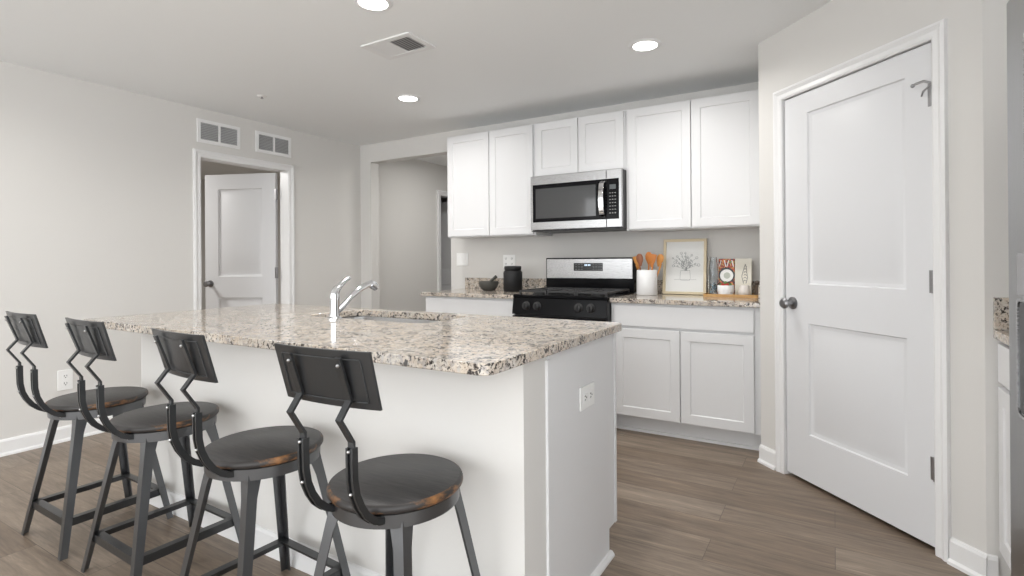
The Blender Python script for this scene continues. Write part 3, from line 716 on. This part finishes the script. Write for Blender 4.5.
outlet(lambda u, v, n: (XL + n, 59.4 + u, 15.9 + v), 'white duplex outlet low on the left wall behind the farthest stool', wdt=3.2, hgt=5.2)
outlet(lambda u, v, n: (BX1 + .12 + n, 69.6 - v, 26.9 + u), 'white duplex outlet on the end panel of the island', wdt=3.2, hgt=4.9)
outlet(lambda u, v, n: (-120.3 + u, D - n, 46.8 + v), 'white rocker switch plate at the left end of the kitchen wall', 'light_switch', 5.2, 4.8, 'rocker', 'switch')
outlet(lambda u, v, n: (-99.6 + u, D - n, 46 + v), 'white double outlet plate on the wall above the black jar', wdt=5.0, hgt=4.6)

# ------------------------------------------------------------------ counter-top objects
CT = 36.01
t = thing('mortar', (-102.4, 151, CT), 'dark stone mortar bowl at the left end of the counter', 'mortar')
M().lathe([(0, 0), (1.7, 0), (2.1, .2), (3.1, 1.3), (3.45, 2.5), (3.3, 3.2), (3.0, 3.2), (2.6, 1.7), (1.4, .8), (0, .8)], -102.4, 151, CT, 36).build('bowl', STONE, t, smooth=60)
m = M(); m.tube([(-103.2, 151, CT + 1.6), (-102.2, 151.1, CT + 2.6), (-100.6, 151.2, CT + 4.0), (-99.5, 151.3, CT + 4.8)], [.75, .55, .45, .62], 14, side=(0, 1, 0))
tag(m.build('pestle', STONE, None, origin=(-103, 151, CT + 1)), 'dark stone pestle leaning in the mortar', 'pestle')
t = thing('storage_jar', (-92.0, 150, CT), 'black lidded storage jar left of the range', 'jar')
M().lathe([(0, 0), (3.0, 0), (3.15, .2), (3.15, 6.2), (2.9, 6.8), (2.6, 7.1), (0, 7.1)], -92.0, 150, CT, 40).build('jar_body', JAR, t, smooth=50)
M().lathe([(0, 7.12), (2.75, 7.12), (2.85, 7.3), (2.85, 8.2), (2.7, 8.4), (0, 8.5)], -92.0, 150, CT, 40).build('lid', JAR, t, smooth=50)
cx, cy = -46.9, 151
t = thing('utensil_crock', (cx, cy, CT), 'white ceramic utensil crock beside the range', 'crock')
M().lathe([(0, 0), (2.8, 0), (3.0, .2), (2.9, 7.1), (2.78, 7.25), (2.6, 7.1), (2.6, .6), (0, .5)], cx, cy, CT, 40).build('crock_body', CERAM, t, smooth=50)
def utensil(name, dx_, dz, lean, kind, mt, label):
    bx_, by = cx + dx_ * .25, cy + lean * .9; tx, ty, tz = cx + dx_, cy + lean, CT + dz
    m = M(); m.tube([(bx_, by, CT + .8), (tx, ty, tz - 2.6)], [.28, .22], 10, side=(0, 1, 0))
    d = Vector((tx - bx_, ty - by, tz - CT - .8)).normalized()
    c = Vector((tx, ty, tz)) - d * 1.5
    if kind == 'spoon': prof = [(-.6, .22), (.3, .6), (1.0, .95), (1.7, 1.05), (2.4, .95), (2.9, .6), (3.1, .15)]
    else: prof = [(-.8, .22), (.3, .6), (1.2, .95), (2.9, 1.15), (3.0, 1.05)]
    sd = Vector((d.z, 0, -d.x)).normalized(); st = Vector((tx, ty, tz)) - d * 3.0; vs = []
    for h, w_ in prof:
        p = st + d * h
        vs += [tuple(p + sd * a + Vector((0, b, 0))) for a, b in ((-w_, 0), (-w_ * .5, -.22), (w_ * .5, -.22), (w_, 0), (w_ * .5, .16), (-w_ * .5, .16))]
    n = 6; k = len(prof); m.add(vs, [(i * n + j, i * n + (j + 1) % n, (i + 1) * n + (j + 1) % n, (i + 1) * n + j) for i in range(k - 1) for j in range(n)] + [tuple(range(n)), tuple(range((k - 1) * n, k * n))])
    tag(m.build(name, mt, None, origin=(bx_, by, CT + .6), smooth=60), label, 'utensil', 'wooden utensils in the white crock')
utensil('wooden_spatula', -3.6, 11.3, 1.3, 'spat', SPOON[1], 'pale wooden spatula leaning farthest left in the white crock')
utensil('wooden_spoon', -2.0, 11.9, -.9, 'spoon', SPOON[2], 'dark brown wooden spoon, second from the left in the crock')
utensil('wooden_spoon', .5, 12.4, .5, 'spoon', SPOON[0], 'orange-brown wooden spoon standing upright in the middle of the crock')
utensil('wooden_spatula', 2.2, 11.8, -1.0, 'spat', SPOON[0], 'orange-brown wooden spatula right of the middle in the crock')
utensil('wooden_spoon', 3.9, 11.7, 1.3, 'spoon', SPOON[1], 'pale wooden spoon leaning farthest right in the crock')

# framed drawing leaning on the wall
FW0, FW1 = -43.8, -31.4
def FR(x, n, h):   # h along the leaning frame, n out of its face
    a = math.radians(6); return (x, 156.9 + h * math.sin(a) - n * math.cos(a), CT + .02 + h * math.cos(a) + n * math.sin(a) * 1)
HF = 16.2
t = thing('picture_frame', (-37.3, 157, CT), 'pale wood picture frame with a line drawing, leaning on the wall', 'picture frame')
m = M(FR); wd = .75
m.box(FW0, FW1, 0, .8, 0, wd); m.box(FW0, FW1, 0, .8, HF - wd, HF); m.box(FW0, FW0 + wd, 0, .8, wd, HF - wd); m.box(FW1 - wd, FW1, 0, .8, wd, HF - wd)
m.build('frame_moulding', FRAMEW, t, bevel=.06)
M(FR).box(FW0 + wd - .05, FW1 - wd + .05, .1, .3, wd - .05, HF - wd + .05).build('mat_board', PAPER, t)
m = M(FR); N0 = .31
def stroke(pts, w=.05):
    for (x0, h0), (x1, h1) in zip(pts, pts[1:]):
        L = math.hypot(x1 - x0, h1 - h0) or 1; px, py = -(h1 - h0) / L * w, (x1 - x0) / L * w
        m.add([(x0 + px, N0, h0 + py), (x1 + px, N0, h1 + py), (x1 - px, N0, h1 - py), (x0 - px, N0, h0 - py)], [(0, 1, 2, 3)])
xc = -37.4
stroke([(xc - 1.3, 7), (xc - 1.5, 4.6), (xc - 1.2, 4.1), (xc + 1.2, 4.1), (xc + 1.5, 4.6), (xc + 1.3, 7), (xc - 1.3, 7)], .035)
stroke([(xc - 3.2, 4.3), (xc + 3.2, 4.3)], .03)
random.seed(3)
for k in range(13):
    a = math.radians(25 + 130 * k / 12 + random.uniform(-4, 4)); L = random.uniform(3.0, 5.4)
    p = [(xc + (random.uniform(-.6, .6)) * (1 - q) + math.cos(a) * L * q * q * .8 + math.cos(a) * L * q * .15, 6.9 + math.sin(a) * L * q) for q in (0, .25, .5, .75, 1)]
    stroke(p, .035); ex, eh = p[-1]; r = random.uniform(.22, .45)
    stroke([(ex + r * math.cos(2 * PI * j / 7), eh + r * math.sin(2 * PI * j / 7)) for j in range(8)], .045)
    mx_, mh = p[2]; stroke([(mx_, mh), (mx_ + .4, mh + .45), (mx_ + .1, mh + .7), (mx_, mh)], .045); mx_, mh = p[3]; stroke([(mx_, mh), (mx_ - .45, mh + .3), (mx_ - .2, mh + .6), (mx_, mh)], .04)
m.build('line_drawing', INK, t, smooth=0)

# tray group
t = thing('wooden_tray', (-24, 153.5, CT), 'flat wooden tray under the cookbooks and bowls', 'tray')
pl = rrect(-31.0, -16.6, 149.6, 158.6, 1.2)
m = M().prism([(x, y, CT) for x, y in pl], [(x, y, CT + .35) for x, y in pl]); m.build('tray_base', WOODT, t)
m = M().ring(pl, rrect(-30.6, -17.0, 150.0, 158.2, .9), CT + .35, CT + .8); m.build('tray_rim', WOODT, t)
TT = CT + .37
def book_cover_mat():
    m = mat('cookbook_cover', (.1, .1, .1, 1), .3); nt, b = nodes(m)
    tc = nt.nodes.new('ShaderNodeTexCoord'); sp = nt.nodes.new('ShaderNodeSeparateXYZ'); nt.links.new(tc.outputs['Object'], sp.inputs[0])
    n1 = noise(nt, tc.outputs['Object'], 55, 2, .5, .5)
    r = ramp(nt, [(.36, (.04, .015, .01, 1)), (.44, (.42, .03, .015, 1)), (.52, (.62, .16, .03, 1)), (.58, (.50, .36, .10, 1)), (.66, (.08, .16, .03, 1))], 'CONSTANT'); nt.links.new(n1, r.inputs[0])
    nt.links.new(r.outputs[0], b.inputs['Base Color']); return m
COVER = book_cover_mat()
def book(x0, x1, yb_, h, th, mt, label, lean=7):
    a = math.radians(lean)
    def X_(x, n, hh): return (x, yb_ + hh * math.sin(a) - n * math.cos(a), TT + hh * math.cos(a) + n * math.sin(a))
    t = thing('cookbook', ((x0 + x1) / 2, yb_, TT), label, 'book', 'cookbooks standing on the wooden tray')
    m = M(X_); m.box(x0, x1, th - .1, th, 0, h); m.box(x0, x1, 0, .1, 0, h); m.box(x0, x0 + .1, .1, th - .1, 0, h); m.build('cover', mt, t)
    M(X_).box(x0 + .1, x1 - .12, .1, th - .1, .1, h - .12).build('pages', BOOKP, t)
    return t, X_
t, X_ = book(-27.9, -23.7, 156.2, 9.9, 1.0, COVER, 'colourful cookbook with a white plate of food on its cover')
WH = mat('print_white', (.85, .85, .83, 1), .4); GR = mat('print_green', (.10, .22, .06, 1), .5); BK = mat('print_black', (.03, .03, .03, 1), .4)
def disc_on(xf, x, h, r, n, mt, par, name, sq=1):
    m = M(xf); k = 28; m.add([(x, n, h)] + [(x + r * math.cos(2 * PI * i / k), n, h + sq * r * math.sin(2 * PI * i / k)) for i in range(k)], [(0, 1 + i, 1 + (i + 1) % k) for i in range(k)]); m.build(name, mt, par, smooth=0)
disc_on(X_, -25.7, 5.3, 2.15, 1.01, BK, t, 'printed_bowl'); disc_on(X_, -25.7, 5.2, 1.75, 1.02, WH, t, 'printed_plate'); disc_on(X_, -25.6, 5.2, .9, 1.03, mat('print_grey', (.5, .53, .47, 1), .5), t, 'printed_food')
m = M(X_)      # big white strokes of the title lettering
for x, k in ((-27.3, 0), (-26.3, 1), (-25.3, 0), (-24.3, 1)):
    q = .35 if k else -.35
    m.add([(x - .12 + q, 1.02, 7.7), (x + .12 + q, 1.02, 7.7), (x + .12 - q * .2, 1.02, 9.5), (x - .12 - q * .2, 1.02, 9.5)], [(0, 1, 2, 3)])
m.build('cover_lettering', WH, t, smooth=0)
CREAM = mat('cover_cream', (.74, .71, .62, 1), .5)
t, X_ = book(-23.5, -19.3, 156.4, 9.9, 1.3, CREAM, 'cream cookbook with a grey sketch on its cover')
m = M(lambda x, n, z: X_(x - .65, n, z)); N0 = 1.31
stroke([(-20.6, 3), (-21.1, 5), (-20.8, 6.2), (-20.5, 7.4), (-20.2, 8.4), (-19.9, 7.2), (-19.8, 6.0), (-19.6, 4.6), (-20.0, 3)], .10)
for hh in (3.6, 4.4, 5.2, 6.0, 6.8, 7.6): stroke([(-20.9 + .06 * hh, hh), (-20.3, hh + .35), (-19.8, hh)], .10)
m.build('cover_sketch', mat('sketch_grey', (.30, .29, .27, 1), .6), t, smooth=0)
# patterned glass bottle at the left of the tray
GL = mat('clear_glass', (.93, .96, .98, 1), .03, trans=1)
GL.node_tree.nodes['Principled BSDF'].inputs['IOR'].default_value = 1.3
t = thing('glass_bottle', (-29.1, 154.4, TT), 'clear glass bottle with blue pebbles, left of the cookbooks', 'bottle')
M().lathe([(0, 0), (1.2, 0), (1.3, .2), (1.3, 8.2), (1.2, 9.0), (1.0, 10.2), (1.05, 10.4), (.9, 10.4), (.85, 10.2), (1.08, 8.9), (1.17, 8.2), (1.17, .3), (0, .25)], -29.1, 154.4, TT, 28).build('bottle_glass', GL, t, smooth=50)
random.seed(5); BL = [mat('pebble_blue', (.16, .30, .38, 1), .3), mat('pebble_pale', (.6, .66, .66, 1), .3), mat('pebble_dark', (.05, .09, .11, 1), .4)]
pm = M()
for k in range(46):
    a = random.uniform(0, 2 * PI); r = .82 * math.sqrt(random.random()); z = .45 + 2.9 * random.random()
    n0 = len(pm.f); pm.cur = k % 3; pm.ball((-29.1 + r * math.cos(a), 154.4 + r * math.sin(a), TT + z), .2, 6)
tag(pm.build('pebbles', BL, t), kind='stuff')
# white bowl, cup, grinder
t = thing('ceramic_bowl', (-25.3, 151.6, TT), 'small white bowl holding red and green berries, before the colourful cookbook', 'bowl')
M().lathe([(0, 0), (1.5, 0), (1.9, .2), (2.1, 1.2), (2.1, 2.7), (2.0, 2.8), (1.88, 2.7), (1.85, 1.2), (1.5, .5), (0, .4)], -25.3, 151.6, TT, 32).build('bowl_body', CERAM, t, smooth=50)
random.seed(9); berry = [mat('berry_red', (.42, .03, .02, 1), .35), GR]
for k in range(7):
    a = k * 2 * PI / 6; r = 1.05 if k < 6 else 0
    m = M(); m.ball((-25.3 + r * math.cos(a), 151.6 + r * math.sin(a), TT + 2.75 + (.5 if k == 6 else 0)), .62, 12)
    tag(m.build('berry', berry[0 if k % 3 else 1], origin=(-25.3 + r * math.cos(a), 151.6 + r * math.sin(a), TT + 2.2)), 'small round berry heaped in the small white bowl', 'berry', 'berries in the small white bowl')
t = thing('ceramic_cup', (-20.6, 152.2, TT), 'small off-white cup before the cream cookbook', 'cup')
M().lathe([(0, 0), (1.3, 0), (1.5, .3), (1.45, 1.6), (1.2, 2.7), (1.12, 2.8), (1.02, 2.7), (1.25, 1.5), (1.2, .5), (0, .4)], -20.6, 152.2, TT, 28).build('cup_body', mat('cup_cream', (.74, .70, .66, 1), .4), t, smooth=50)
t = thing('pepper_grinder', (-17.9, 155.6, TT), 'small brown pepper grinder at the right end of the tray', 'grinder')
M().lathe([(0, 0), (.8, 0), (.85, .4), (.55, 1.2), (.6, 2.0), (.75, 2.6), (.4, 2.9), (0, 2.9)], -17.9, 155.6, TT, 20).build('grinder_body', PEPPER, t, smooth=60)
M().lathe([(0, 2.92), (.35, 2.92), (.6, 3.3), (.5, 3.8), (.2, 4.0), (0, 4.0)], -17.9, 155.6, TT, 20).build('grinder_cap', PEPPER, t, smooth=60)
